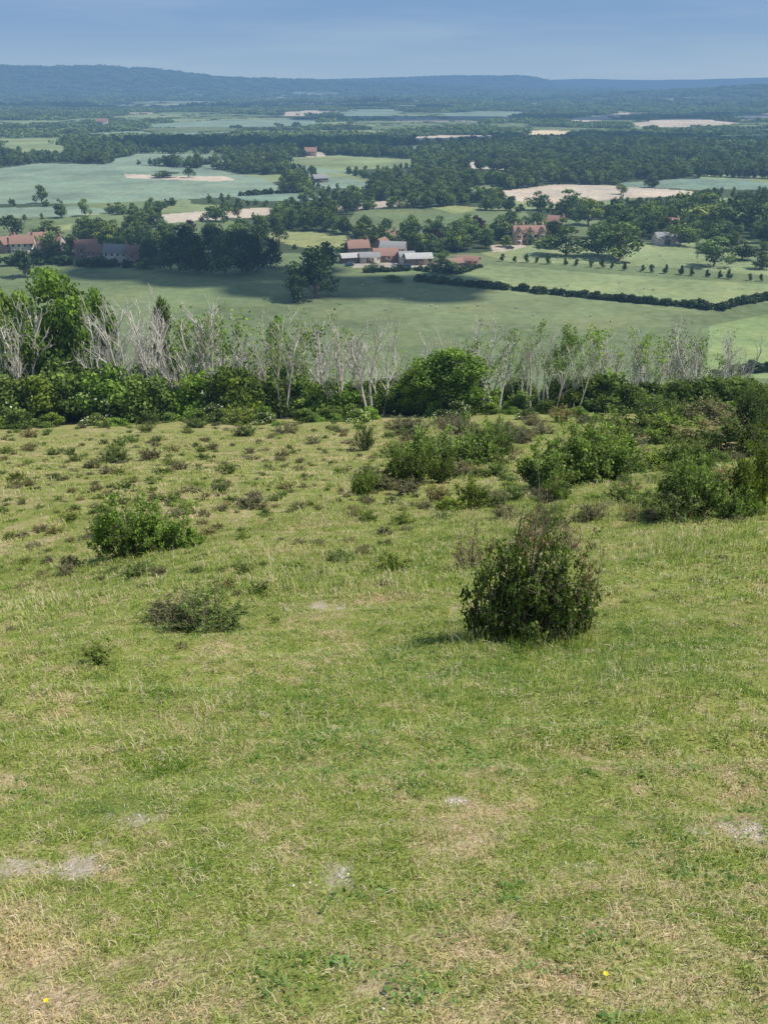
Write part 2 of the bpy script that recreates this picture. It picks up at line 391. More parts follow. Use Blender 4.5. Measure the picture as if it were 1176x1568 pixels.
def bare_tree(name,h,leafy=0.,stems=3,lm=None):
    b=B();tips=[]
    def grow(p,d,L,r,lv):
        n=5 if lv==0 else 3;pts=[p];q=p.copy();dd=d.copy()
        for i in range(n):
            dd=dd+rng.normal(size=3)*(.09 if lv==0 else .22)+np.array([0,0,.10 if lv else .03]);dd/=np.linalg.norm(dd)
            q=q+dd*L/n;pts.append(q.copy())
        b.tube(pts,np.linspace(r,r*.4,n+1),5 if lv==0 else 3,1,.5)
        if lv>=2: tips.extend(pts[1:])
        if lv<3:
            k={0:8,1:5,2:3}[lv]
            for j in range(k):
                f=rng.uniform(.3 if lv==0 else .25,1);i=min(int(f*n),n-1);pp=pts[i]+(pts[i+1]-pts[i])*(f*n-i)
                a=rng.uniform(0,6.283);sp=rng.uniform(.35,.75);ax=np.array([math.cos(a),math.sin(a),0])
                nd=dd*.8+ax*sp+np.array([0,0,.25]);nd/=np.linalg.norm(nd)
                grow(pp,nd,L*rng.uniform(.25,.5)*(1.1-.5*f if lv==0 else 1),max(r*.5*(1.1-.4*f),.012),lv+1)
    for s in range(stems):
        a=rng.uniform(0,6.283);t=rng.uniform(.08,.24);d=np.array([math.cos(a)*t,math.sin(a)*t,1]);d/=np.linalg.norm(d)
        grow(np.array([math.cos(a)*.3,math.sin(a)*.3,-.3]),d,h*rng.uniform(.6,1.0)*.9,rng.uniform(.07,.13),0)
    if leafy>0:
        T=np.array(tips);sel=T[rng.random(len(T))<leafy];C=np.repeat(sel,4,0)+rng.normal(size=(len(sel)*4,3))*.18
        b.leaves(C,rng.normal(size=C.shape)+np.array([0,0,.6]),.10,0,np.clip(rng.normal(size=len(C))*.25+.6,0,1),.7)
    return b.mesh(name,[lm or M_bright,M_ash])
def twig_bush(name,w,h,nst,nleaf,ls,mat,redtop=.2,blossom=0.,lean=0.,redmat=None,ragged=1.6):
    """hawthorn scrub: thorny stems fanning from the base, leaves clinging along every shoot"""
    b=B();P_=[]
    for i in range(nst):
        a=rng.uniform(0,6.283);rad=w*.5*rng.uniform(.15,1.0);top=h*rng.uniform(.3,1.08)*(1-.45*(rad/(w*.5))**2)
        if rng.random()<.22: rad*=1.25;top*=1.22
        s=np.array([math.cos(a)*rad*.35,math.sin(a)*rad*.35,-.03]);e=np.array([math.cos(a)*rad+lean*top,math.sin(a)*rad,top])
        m=(s+e)/2+rng.normal(size=3)*w*.05+np.array([0,0,h*.06])
        pts=[s,(s+m)/2+rng.normal(size=3)*w*.015,m,(m+e)/2+rng.normal(size=3)*w*.02,e]
        b.tube(pts,[.013*h,.010*h,.008*h,.005*h,.002*h],4,1,.5);pts=np.array(pts)
        for j in range(9):
            f=rng.uniform(.12,1);q=f*4;k=min(int(q),3);p0=pts[k]+(pts[k+1]-pts[k])*(q-k)
            d=rng.normal(size=3);d[2]=abs(d[2])*.8;d/=np.linalg.norm(d);L=h*rng.uniform(.10,.30)
            p1=p0+d*L;b.tube([p0,(p0+p1)/2+rng.normal(size=3)*L*.08,p1],[.004*h,.003*h,.0012*h],3,1,.5)
            P_.append((p0,p1));
        P_.append((pts[2],pts[4]))
    P_=np.array(P_);wt=rng.random(len(P_))**ragged+.03;k=rng.choice(len(P_),nleaf,p=wt/wt.sum());f=rng.random(nleaf)[:,None]
    C=P_[k,0]*(1-f)+P_[k,1]*f+rng.normal(size=(nleaf,3))*ls*1.1
    C[:,2]=np.maximum(C[:,2],ls*.3)
    nn=rng.normal(size=(nleaf,3))+np.array([0,0,.8])+C*np.array([1,1,0])/w
    tn=rng.normal(size=len(P_))*.2
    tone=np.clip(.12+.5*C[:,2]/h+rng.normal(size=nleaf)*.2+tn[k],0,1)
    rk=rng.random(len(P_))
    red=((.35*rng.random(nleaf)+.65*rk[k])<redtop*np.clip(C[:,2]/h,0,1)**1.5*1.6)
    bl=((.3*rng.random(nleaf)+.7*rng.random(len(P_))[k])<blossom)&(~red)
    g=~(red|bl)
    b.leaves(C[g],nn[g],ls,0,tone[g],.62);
    if red.any(): b.leaves(C[red],nn[red],ls*.9,2,tone[red],.55)
    if bl.any(): b.leaves(C[bl],nn[bl],ls,3,.5,.9)
    return b.mesh(name,[mat,M_bark,redmat or M_red,M_blos])
def lobed_bush(name,parts,nleaf,ls,mats=None,rag=1.6,st=22):
    """several stems growing into one lopsided bush"""
    b=B()
    for (ox,oy,w,h,f,red) in parts:
        b.merge(twig_bush('stem',w,h,int(st*f)+7,int(nleaf*f),ls,M_haw,redtop=red,lean=.05,ragged=rag),(ox,oy,0))
    return b.mesh(name,mats or [M_haw,M_bark,M_red,M_blos])
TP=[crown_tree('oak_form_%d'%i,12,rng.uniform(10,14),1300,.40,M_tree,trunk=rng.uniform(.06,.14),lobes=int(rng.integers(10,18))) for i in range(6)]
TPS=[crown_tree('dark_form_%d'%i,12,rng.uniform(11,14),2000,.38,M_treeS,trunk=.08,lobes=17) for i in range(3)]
def wood_clump(name):
    b=B()
    for i in range(14):
        c=np.array([rng.normal()*11,rng.normal()*11,0]);hh=rng.uniform(6,13);R=rng.uniform(3.5,6.5)
        n=42;d=rng.normal(size=(n,3));d[:,2]=np.abs(d[:,2])*.9+.0;d/=np.linalg.norm(d,axis=1,keepdims=True)
        C=c+np.array([0,0,hh-R])+d*R*rng.uniform(.8,1.1,(n,1))
        low=rng.random(n)<.3;C[low,2]*=rng.uniform(.1,.9,low.sum())
        b.leaves(C,d+.4*rng.normal(size=(n,3)),1.7,0,np.clip(.4+.3*d[:,2]+.2*rng.normal(size=n)+.25*rng.normal(),0,1),.8)
    return b.mesh(name,[M_tree])
WC=[wood_clump('wood_clump_%d'%i) for i in range(5)]
BP=[crown_tree('scrub_form_%d'%i,3.6,4.4,3000,.12,M_hedge,trunk=.02,lobes=16,blossom=(.0,.0,.14,.0,.0)[i]) for i in range(5)]
BB=[crown_tree('bright_form_%d'%i,3.6,4.4,3000,.13,M_bright,trunk=.02,lobes=14) for i in range(2)]
HG=[crown_tree('hedge_form_%d'%i,2.2,3.2,500,.26,M_treeS,trunk=.01,lobes=9) for i in range(3)]
mh=[M_hedge,M_bark,M_brown,M_blos]
SB=[lobed_bush('slope_bush_%d'%i,[(-.8,0,1.3,.8,.7,.15),(.1,.1,1.6,1.1,1.,.1),(.9,-.1,1.3,1.0,.8,.1),(.5,.3,1.,1.3,.5,.2),(-.3,-.3,1.2,.6,.6,.2)][:4+i%2],4200,.034,mh) for i in range(3)]
# ---------------------------------------------------------------- mid valley trees
SA=[pl for c,pl in FP]
def in_fields(xx,yy,grow=0):
    m=np.zeros(xx.shape,bool)
    for pl in SA: m|=inp(xx,yy,pl)
    return m
N=30000
u=rng.random(N);r=np.sqrt(455**2+u*(1350**2-455**2));a=rng.uniform(-.42,.42,N);px=r*np.sin(a);py=r*np.cos(a)
wd,_,bdd=landuse(px,py);hh=rng.uniform(4.5,12.5,N)
keep=(wd&(rng.random(N)<.36))|((bdd<5)&(rng.random(N)<.85)&(r>500))
keep&=~in_fields(px,py)
k2=75/(75-hh*.62);hid=in_fields(px*k2,py*k2)
small=hid&keep;hh=np.where(small,np.minimum(hh,4.0*r/600),hh)
k3=75/(75-hh*.8);keep&=~(in_fields(px*k3,py*k3)&(rng.random(N)<.8))
idx=np.where(keep)[0];px=px[idx];py=py[idx];hh=hh[idx]
s=hh/12.
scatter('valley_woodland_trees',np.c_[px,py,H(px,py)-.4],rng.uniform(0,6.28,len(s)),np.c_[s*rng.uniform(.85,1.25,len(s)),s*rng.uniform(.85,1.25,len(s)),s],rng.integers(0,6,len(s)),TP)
print('mid trees',len(s))
N=22000
r=np.sqrt(1300**2+rng.random(N)*(3400**2-1300**2));a=rng.uniform(-.42,.42,N);px=r*np.sin(a);py=r*np.cos(a)
wd,_,bdd=landuse(px,py);keep=(wd&(rng.random(N)<.42))|((bdd<11)&(rng.random(N)<.85));keep&=~in_fields(px,py)
sc=rng.uniform(.35,.75,N);k3=75/(75-sc*9);keep&=~(in_fields(px*k3,py*k3)&(rng.random(N)<.9))
sc=np.where(wd,sc,sc*.40)
N2=10000
r2=np.sqrt(3300**2+rng.random(N2)*(9500**2-3300**2));a2=rng.uniform(-.42,.42,N2);p2=r2*np.sin(a2);q2=r2*np.cos(a2)
wd2,_,b2=landuse(p2,q2);kk=(wd2|(b2<25));kk&=~in_fields(p2,q2)
px=np.r_[px[keep],p2[kk]];py=np.r_[py[keep],q2[kk]];sc=np.r_[sc[keep],(rng.uniform(.5,1.1,N2)*np.where(wd2,1.15,.6))[kk]]
scatter('distant_woods',np.c_[px,py,H(px,py)-1.5],rng.uniform(0,6.28,len(sc)),np.c_[sc*1.15,sc*1.15,sc],rng.integers(0,5,len(sc)),WC)
print('far clumps',len(sc))
def place_tree(name,u,v,wpx,hpx,meshes,hw=None):
    x,y,z,d=sight(u,v);k=d/F0
    m=meshes[int(rng.integers(0,len(meshes)))]
    bbx=coords(m);W=np.ptp(bbx[:,0]);HH=bbx[:,2].max()
    sx=wpx*k/W;sz=hpx*k/HH
    return link(name,m,(x,y,z-.15*min(1,d/100)),rng.uniform(0,6.28),(sx,sx,sz))
for t in [(485,457,88,80),(455,462,40,45),(40,425,50,42),(262,415,55,56),(300,420,62,62),(345,422,70,62),(385,418,60,58),(415,410,45,46),(235,405,40,40),(500,410,50,40),(330,400,60,52),(280,398,60,52),(365,398,60,48)]:
    place_tree('oak_tree',t[0],t[1],t[2],t[3],TPS)
for t in [(866,392,62,46),(915,392,60,50),(948,398,72,58),(1092,408,62,46),(1135,398,40,30),(1165,412,40,28),(870,322,38,32),(822,322,36,30),(365,334,22,24),(65,312,26,28),(1080,388,26,20),(675,420,34,32),(600,432,38,12),(590,380,40,26),(625,372,40,26),(1040,376,60,36),(700,384,50,30),(640,384,40,26),(745,372,36,24),(1165,352,60,60),(1120,352,60,55),(1075,345,60,50),(1040,340,50,44),(990,352,54,44),(945,352,50,40),(900,345,50,40),(950,298,26,16),(290,272,24,16),(250,272,50,10),(590,306,34,26),(540,310,34,26),(160,380,50,40),(75,368,50,30),(20,364,50,36),(775,378,26,18),(838,380,30,20),(850,366,34,28),(765,360,36,28),(820,352,50,28),(780,348,44,26),(526,392,24,20),(660,396,30,24),(110,388,30,24),(160,408,26,16),(58,400,30,20),(200,384,34,26),(30,398,22,16),(98,400,26,16),(226,412,26,18),(572,412,20,10),(562,392,22,18),(612,384,30,20),(680,400,26,18)]:
    place_tree('parkland_tree',t[0],t[1],t[2],t[3],TP)
CB=[crown_tree('copper_beech',12,13,1500,.42,M_copper,trunk=.06,lobes=14)]
YB=[crown_tree('yellow_tree',6,7,900,.3,M_yell,trunk=.05,lobes=10)]
for t in [(728,362,34,32),(665,380,34,30),(290,358,28,22)]: place_tree('copper_beech_tree',*t,CB)
place_tree('golden_tree',776,366,26,22,YB)
def line(name,pts,step,hpx,protos,jit=.6,wd=1.2,hs=.25,h0=12.):
    W=[sight(u,v) for u,v in pts];out=[];S=[]
    for (x0,y0,_,d0),(x1,y1,_,d1) in zip(W[:-1],W[1:]):
        L=math.hypot(x1-x0,y1-y0);n=max(1,int(L/step))
        for i in range(n):
            f=(i+rng.uniform(-.3,.3))/n;xx=x0+(x1-x0)*f+rng.normal()*jit;yy=y0+(y1-y0)*f+rng.normal()*jit
            dd=d0+(d1-d0)*f;out.append((xx,yy,float(H(xx,yy))-.1));S.append(hpx*dd/F0/h0*rng.uniform(1-hs,1+hs))
    S=np.array(S);scatter(name,np.array(out),rng.uniform(0,6.28,len(S)),np.c_[S*wd,S*wd,S],rng.integers(0,len(protos),len(S)),protos)
line('field_hedge',[(640,431),(700,437),(780,444),(880,455),(980,464),(1095,474)],1.1,8.5,HG,.5,1.2,.45,2.2)
line('avenue_trees',[(765,401),(860,406),(960,414),(1060,423),(1140,429),(1200,434)],5.2,13,TPS,.3,.8,.25)
line('park_hedge',[(560,418),(640,414),(700,420),(735,410)],1.3,7,HG,.5,1.2,.4,2.2)
line('lane_hedge',[(1060,470),(1100,476),(1140,466),(1200,456)],1.4,10,HG,.8,1.2,.4,2.2)
line('lower_hedge',[(1090,586),(1130,572),(1200,566)],1.,13,HG,.6,1.2,.3,2.2)
line('crop_hedge',[(370,300),(450,295),(540,300)],3,6,HG,.8,1.4,.4,2.2)
line('village_hedge',[(0,408),(80,404),(160,408),(235,410)],2.2,11,HG,1.5,1.3,.4,2.2)
# ---------------------------------------------------------------- buildings
M_brick=plain('red_brick',(.31,.19,.14),.9,.25,3);M_tile=plain('clay_tile_roof',(.28,.17,.13),.9,.35,2);M_slate=plain('grey_slate_roof',(.25,.25,.25),.7,.25,2)
M_cream=plain('cream_render',(.60,.52,.43),.85,.1,2);M_glass=plain('dark_glass',(.03,.035,.04),.2,.2,3,.5);M_white=plain('white_paint',(.75,.74,.70),.6,.05,4)
M_wood=plain('weathered_boards',(.20,.16,.12),.9,.3,4);M_sheet=plain('pale_sheet_roof',(.40,.39,.37),.7,.25,1);M_mans=plain('orange_brick',(.50,.34,.23),.9,.2,3)
def gable(b,w,d,h,rh,m=0,cx=0,cy=0):
    x,y=w/2,d/2
    V=[(-x,-y,-1),(x,-y,-1),(x,y,-1),(-x,y,-1),(-x,-y,h),(x,-y,h),(x,y,h),(-x,y,h),(-x,0,h+rh),(x,0,h+rh),(-x,0,h),(x,0,h)]
    V=[(a+cx,c+cy,e) for a,c,e in V]
    b.add(V,[(0,1,5,4),(2,3,7,6),(1,2,6,5),(3,0,4,7),(4,8,7,10),(5,11,6,9)],m,.5)
def roof(b,w,d,h,rh,m=0,cx=0,cy=0,ov=.4):
    x,y=w/2+ov,d/2;s=rh/y;zz=h-ov*s;y2=y+ov;t=.22
    for sg in(-1,1):
        V=[(-x,sg*y2,zz+.05),(x,sg*y2,zz+.05),(x,0,h+rh+.05),(-x,0,h+rh+.05),(-x,sg*y2,zz+t),(x,sg*y2,zz+t),(x,0,h+rh+t),(-x,0,h+rh+t)]
        V=[(a+cx,c+cy,e) for a,c,e in V]
        b.add(V,[(0,1,2,3),(4,5,6,7),(0,1,5,4),(1,2,6,5),(0,3,7,4)],m,.5)
def part(parent,name,b,mat):
    o=link(name,b.mesh(name,[mat]),parent=parent);return o
def empty(name,loc,rz,sc=1):
    e=bpy.data.objects.new(name,None);e.location=loc;e.rotation_euler=(0,0,rz);e.scale=(sc,)*3
    bpy.context.scene.collection.objects.link(e);return e
def house(name,u,v,w,d,h,rh,rz,wm,rm,chim=1,storeys=2,barn=False):
    x,y,z,_=sight(u,v);e=empty(name,(x,y,z),rz)
    b=B();gable(b,w,d,h,rh);part(e,'walls',b,wm)
    b=B();roof(b,w,d,h,rh);part(e,'roof',b,rm)
    gl=B();fr=B();n=max(2,int(w/2.6))
    for sgn in(-1,1):
        for st in range(storeys):
            zc=h*(st+.55)/storeys
            for i in range(n):
                if st==0 and i==n//2 and sgn<0: continue
                xc=-w/2+w*(i+.5)/n
                fr.box((xc,sgn*(d/2+.02),zc),(1.3,.10,1.35));gl.box((xc,sgn*(d/2+.07),zc),(1.0,.06,1.05))
    for sgn in(-1,1):
        fr.box((sgn*(w/2+.02),0,h*.6),(.1,1.2,1.3));gl.box((sgn*(w/2+.07),0,h*.6),(.06,.9,1.))
    if not barn: part(e,'window_frames',fr,M_white);part(e,'windows',gl,M_glass)
    dh=2.1 if not barn else min(h*.8,3.4)
    b=B();b.box((0,-(d/2+.04),dh/2),((1.0 if not barn else 3.4),.1,dh));part(e,'door',b,M_wood)
    for i in range(chim):
        b=B();xc=(-1)**i*(w/2-.7);b.box((xc,0,h+rh),(.9,.7,2.2));b.box((xc,0,h+rh+1.2),(1.05,.85,.2));b.box((xc-.2,0,h+rh+1.5),(.25,.25,.45));part(e,'chimney_%d'%(i+1),b,M_brick)
    return e
house('village_house',38,386,11,7,4.6,3.2,.2,M_cream,M_tile,2)
house('village_house',82,386,11,7,4.6,3.,-.15,M_cream,M_tile,1)
house('village_house',135,394,10,7,4.8,3.2,.5,M_brick,M_tile,2)
house('village_house',152,398,9,6,4.2,2.8,-.3,M_brick,M_tile,1)
house('village_house',182,400,11,7,4.4,3.,-.1,M_cream,M_slate,1)
house('village_house',214,402,10,7,4.6,3.,.3,M_brick,M_tile,1)
house('village_house',16,386,9,7,4.4,3,.9,M_brick,M_tile,1)
house('village_house',62,380,9,7,4.4,3,.4,M_brick,M_tile,1)
house('farmhouse',548,392,10,7,4.4,3.0,.25,M_brick,M_tile,2)
house('brick_barn',590,400,11,7,3.2,2.6,.12,M_brick,M_tile,0,1,True)
house('brick_barn',602,390,12,7,3.4,2.6,-.2,M_brick,M_slate,0,1,True)
house('brick_barn',584,386,9,7,3.8,2.6,1.2,M_brick,M_tile,0,1,True)
house('farm_shed',640,404,12,8,3.0,1.7,.15,M_wood,M_sheet,0,1,True)
house('farm_shed',622,402,7,9,3.2,1.6,.15,M_cream,M_slate,0,1,True)
house('farm_shed',566,402,9,6,2.8,1.6,.1,M_cream,M_slate,0,1,True)
house('farm_shed',535,402,8,6,2.6,1.4,.3,M_wood,M_sheet,0,1,True)
house('stable_block',716,406,10,5,2.4,1.5,-.35,M_brick,M_tile,0,1,True)
house('stable_block',696,410,7,4,2.4,1.5,.5,M_wood,M_tile,0,1,True)
house('cottage',1020,354,12,7,4,3,.1,M_cream,M_tile,1)
house('cottage',592,376,9,7,4,3,-.3,M_cream,M_tile,1)
house('cottage',850,350,9,7,4,3,-.3,M_cream,M_tile,1)
house('barn',490,279,12,8,3.4,2.6,.4,M_wood,M_slate,0,1,True)
house('barn',1016,374,11,7,3.4,2.4,.2,M_cream,M_slate,0,1,True)
house('distant_farmhouse',330,222,13,8,5,4,.1,M_brick,M_tile,2)
house('distant_farmhouse',476,239,13,8,5,4,.1,M_brick,M_tile,1)
house('distant_farmhouse',158,191,20,10,6,5,.1,M_cream,M_tile,1)
x,y,z,_=sight(808,373);e=empty('country_mansion',(x,y,z),.08,.84)
b=B();gable(b,19,9,7.2,3.2)
def xg(b,cx,w,h,rh,dep,fn):
    V=[(cx-w/2,-4.5-dep,-1),(cx+w/2,-4.5-dep,-1),(cx+w/2,0,-1),(cx-w/2,0,-1),(cx-w/2,-4.5-dep,h),(cx+w/2,-4.5-dep,h),(cx+w/2,0,h),(cx-w/2,0,h),(cx,-4.5-dep,h+rh),(cx,-4.5-dep,h)]
    if fn=='w': b.add(V,[(0,1,5,4),(1,2,6,5),(3,0,4,7),(4,9,5,8)],0,.5)
    else:
        for sg in(-1,1):
            a=(cx+sg*(w/2+.35),-4.5-dep-.3,h-.35*rh/(w/2)+.08);c=(cx,-4.5-dep-.3,h+rh+.12)
            b.add([a,c,(c[0],.5,c[2]),(a[0],.5,a[2])],[(0,1,2,3)],0,.5)
bays=[(-7,4.4,7.4,2.6,1.6),(0,4.2,7.4,2.4,.8),(7,4.4,7.4,2.6,1.6)]
for c in bays: xg(b,c[0],c[1],c[2],c[3],c[4],'w')
part(e,'walls',b,M_mans)
b=B();roof(b,19,9,7.2,3.2)
for c in bays: xg(b,c[0],c[1],c[2],c[3],c[4],'r')
part(e,'roof',b,M_tile)
fr=B();gl=B()
for cx,dep in[(-7,1.6),(-3.5,0),(0,.8),(3.5,0),(7,1.6)]:
    for zc in(1.7,5.0)+((8.2,) if dep else ()):
        w_=2.2 if zc<8 else 1.2
        fr.box((cx,-4.52-dep,zc),(w_+.3,.1,2.1));gl.box((cx-w_/4+.02,-4.58-dep,zc),(w_/2-.2,.06,1.6));gl.box((cx+w_/4-.02,-4.58-dep,zc),(w_/2-.2,.06,1.6))
part(e,'window_frames',fr,M_cream);part(e,'windows',gl,M_glass)
b=B()
for cx in(-8.3,-3.6,3.6,8.3):
    b.box((cx,.6,10.8),(1.2,1,2.6));b.box((cx,.6,12.2),(1.45,1.25,.25));b.box((cx-.3,.6,12.6),(.3,.3,.6));b.box((cx+.3,.6,12.6),(.3,.3,.6))
part(e,'chimneys',b,M_mans)
b=B();b.box((0,-5.4,1.2),(1.4,.12,2.4));part(e,'door',b,M_wood)
# ---------------------------------------------------------------- vehicles
def car(u,v,rz,colr,name='parked_car'):
    x,y,z,_=sight(u,v);e=empty(name,(x,y,z+.05),rz)
    pm=plain('car_paint_%d'%int(u),colr,.3,.03,1,.5);b=B()
    prof=[(-2.1,.35),(-2.15,.8),(-1.3,.95),(-.7,1.42),(.7,1.45),(1.35,.98),(2.05,.9),(2.1,.35)]
    n=len(prof);V=[(px_,-.85,pz) for px_,pz in prof]+[(px_,.85,pz) for px_,pz in prof]
    q=[(i,i+1,n+i+1,n+i) for i in range(n-1)]+[(0,7,15,8)]+[(0,1,6,7),(1,2,5,6),(2,3,4,5),(8,9,14,15),(9,10,13,14),(10,11,12,13)]
    b.add(V,q,0,.5);part(e,'body',b,pm)
    b=B()
    for sg in(-1,1): b.add([(-1.1,sg*.86,1.0),(1.15,sg*.86,1.0),(.65,sg*.86,1.36),(-.65,sg*.86,1.36)],[(0,1,2,3)],0,.5)
    b.add([(-1.27,-.7,1.0),(-1.27,.7,1.0),(-.76,.65,1.39),(-.76,-.65,1.39)],[(0,1,2,3)],0,.5);b.add([(1.34,-.7,1.02),(1.34,.7,1.02),(.76,.65,1.42),(.76,-.65,1.42)],[(0,1,2,3)],0,.5)
    part(e,'windows',b,M_glass)
    b=B()
    for a in(-1.3,1.3):
        for c in(-.8,.8):
            b.tube([(a,c-.1,.32),(a,c+.1,.32)],[.32,.32],12);b.tube([(a,c-.1,.32),(a,c-.101,.32)],[.32,.01],12);b.tube([(a,c+.1,.32),(a,c+.101,.32)],[.32,.01],12)
    part(e,'wheels',b,M_glass)
car(606,409,.3,(.7,.7,.7));car(622,410,.2,(.05,.12,.35));car(660,408,.1,(.5,.5,.52));car(535,408,.5,(.08,.2,.45));car(168,406,.2,(.1,.25,.6));car(196,407,.1,(.7,.7,.72));car(780,382,.3,(.1,.1,.12))
# ---------------------------------------------------------------- sheep
mw=plain('fleece',(.5,.47,.38),.95,.1,6);mf=plain('sheep_face',(.1,.09,.08),.9,.1,6)
def skinmesh(V,E,Rr,sub=1):
    me=bpy.data.meshes.new('sk');me.from_pydata(V,E,[]);o=bpy.data.objects.new('sk',me);bpy.context.scene.collection.objects.link(o)
    o.modifiers.new('s','SKIN');md=o.modifiers.new('u','SUBSURF');md.levels=sub
    for i,rv in enumerate(Rr): me.skin_vertices[0].data[i].radius=(rv,rv)
    me.skin_vertices[0].data[0].use_root=True
    dgp=bpy.context.evaluated_depsgraph_get();m2=bpy.data.meshes.new_from_object(o.evaluated_get(dgp));bpy.data.objects.remove(o);return m2
V=[(0,0,.62),(.35,0,.64),(-.35,0,.64),(.52,0,.72),(.66,0,.62),(.78,0,.5),(.32,.13,.4),(.32,.13,.02),(.32,-.13,.4),(.34,-.13,.02),(-.32,.13,.42),(-.38,.13,.24),(-.35,.13,.02),(-.32,-.13,.42),(-.38,-.13,.24),(-.34,-.13,.02),(-.5,0,.6),(-.54,0,.42)]
E=[(0,1),(0,2),(1,3),(3,4),(4,5),(1,6),(6,7),(1,8),(8,9),(2,10),(10,11),(11,12),(2,13),(13,14),(14,15),(2,16),(16,17)]
Rr=[.27,.24,.25,.15,.10,.06,.07,.03,.07,.03,.09,.04,.03,.09,.04,.03,.08,.04]
sm=skinmesh(V,E,Rr);sm.materials.clear();sm.materials.append(mw);sm.materials.append(mf)
for p in sm.polygons:
    c=p.center
    if c.x>.6 or c.z<.3: p.material_index=1
for u,v in [(660,470),(672,476),(700,474),(735,468),(790,474),(820,486),(650,455),(610,462),(900,484),(560,440),(640,448),(1000,446),(985,440),(945,436),(870,436),(590,478),(1010,392),(990,400)]:
    x,y,z,_=sight(u+rng.uniform(-5,5),v+rng.uniform(-3,3));link('sheep',sm,(x,y,z),rng.uniform(0,6.28),(.85,)*3)
# ---------------------------------------------------------------- scrub belt at foot of the slope
def at(u,y):
    return (u-588)/F0*(y*CP+ (1.65+.288*y+3.5)*SP)
pts=[];S=[];pk=[]
def belt(n,u0,u1,y0,y1,h0,h1,wr=(1.,1.4)):
    for i in range(n):
        u=rng.uniform(u0,u1);yv=rng.uniform(y0,y1);xx=at(u,yv);zz=float(H(xx,yv));h=rng.uniform(h0,h1);s=h/3.6
        pts.append((xx,yv,zz-.2));w=s**.7*rng.uniform(*wr);S.append((w,w,s));pk.append(int(rng.choice([0,1,2,3,4,5,6],p=[.17,.17,.10,.16,.16,.13,.11])))
belt(90,-120,440,82,94,3.2,6.0)
belt(85,300,1000,84,96,1.8,4.4)
belt(50,950,1320,74,94,1.5,3.8)
belt(70,-150,420,94,112,4,7,(1.,1.4))
belt(85,380,1330,96,120,2.2,5.0,(1.,1.4))
belt(100,-150,1330,120,165,3,6,(1.,1.5))
belt(26,-100,420,76,82,.8,2.0);belt(34,300,900,72,84,.6,1.8)
scatter('scrub_thicket',np.array(pts),rng.uniform(0,6.28,len(S)),np.array(S),pk,BP+BB)
AT=[bare_tree('ash_form_%d'%i,9,leafy=(0,.04,.14,.0,.4,.22,0,.07,.0,.03)[i],stems=int(rng.integers(2,5))) for i in range(10)]
AH=[float(coords(m)[:,2].max()) for m in AT]
topU=[-60,0,50,150,220,290,320,370,480,560,640,720,800,870,960,1080,1110,1200];topV=[450,450,450,436,432,448,448,455,470,482,488,482,484,494,486,476,500,560]
def ztop(v,y): return y*math.tan(elev(v))
cnt=0;uu=-40
while uu<1118:
    dens=1. if not (620<uu<680) else .7
    if rng.random()<dens and not(78<uu<130):
        yv=rng.uniform(83,96);xx=at(uu,yv);zz=float(H(xx,yv));vt=np.interp(uu,topU,topV)+abs(rng.normal())*32-8
        hh=max(4,ztop(vt,yv)-zz);k=int(rng.choice(10,p=[.14,.13,.09,.13,.04,.06,.12,.10,.11,.08]));s=hh/AH[k];w=s*rng.uniform(.7,1.1)
        link('ash_tree',AT[k],(xx,yv,zz),rng.uniform(0,6.28),(w,w,s));cnt+=1
    uu+=rng.uniform(7,21)
print('ash',cnt)
GT=[crown_tree('broadleaf_%d'%i,10,8,9000,.165,M_bright if i<2 else M_hedge,trunk=.12,lobes=26) for i in range(3)]
def tall(name,u,y,vt,wpx,m):
    xx=at(u,y);zz=float(H(xx,y));h=ztop(vt,y)-zz;w=wpx*y/F0*1.06
    link(name,m,(xx,y,zz),rng.uniform(0,6.28),(w/8,w/8,h/10))
tall('sycamore_tree',108,90,405,130,GT[0]);tall('sycamore_tree',60,98,440,90,GT[2]);tall('sycamore_tree',20,97,430,80,GT[2]);tall('sycamore_tree',170,97,436,70,GT[0]);tall('sycamore_tree',262,99,450,50,GT[2])
tall('field_maple_tree',690,82,528,135,GT[1]);tall('field_maple_tree',640,84,560,70,GT[0]);tall('field_maple_tree',430,99,480,50,GT[0])
# ---------------------------------------------------------------- bushes on the slope
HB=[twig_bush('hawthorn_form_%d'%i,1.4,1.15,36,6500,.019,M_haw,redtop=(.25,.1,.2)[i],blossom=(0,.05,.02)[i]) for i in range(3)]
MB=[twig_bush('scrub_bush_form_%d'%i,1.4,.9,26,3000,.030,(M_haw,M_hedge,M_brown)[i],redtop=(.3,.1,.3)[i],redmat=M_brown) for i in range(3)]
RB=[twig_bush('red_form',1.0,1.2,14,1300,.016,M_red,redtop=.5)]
main=lobed_bush('hawthorn_main',[(-.16,0,.85,.85,1.0,.10),(.22,.05,.8,.95,.9,.15),(.05,.15,.75,1.2,.30,.7),(-.46,.1,.4,.62,.3,.3),(.62,.05,.65,.72,.5,.35),(.30,-.1,.7,.5,.4,.05),(.85,.1,.35,.62,.12,.7)],3300,.020,rag=2.6,st=15)
left=lobed_bush('hawthorn_left',[(-.25,0,1.0,.95,.8,.1),(.3,.05,1.1,.78,1.,.05),(.68,.1,.7,.55,.5,.1),(-.6,.05,.5,.7,.4,.1)],4600,.022,[M_bright,M_bark,M_haw,M_blos],rag=2.2,st=17)
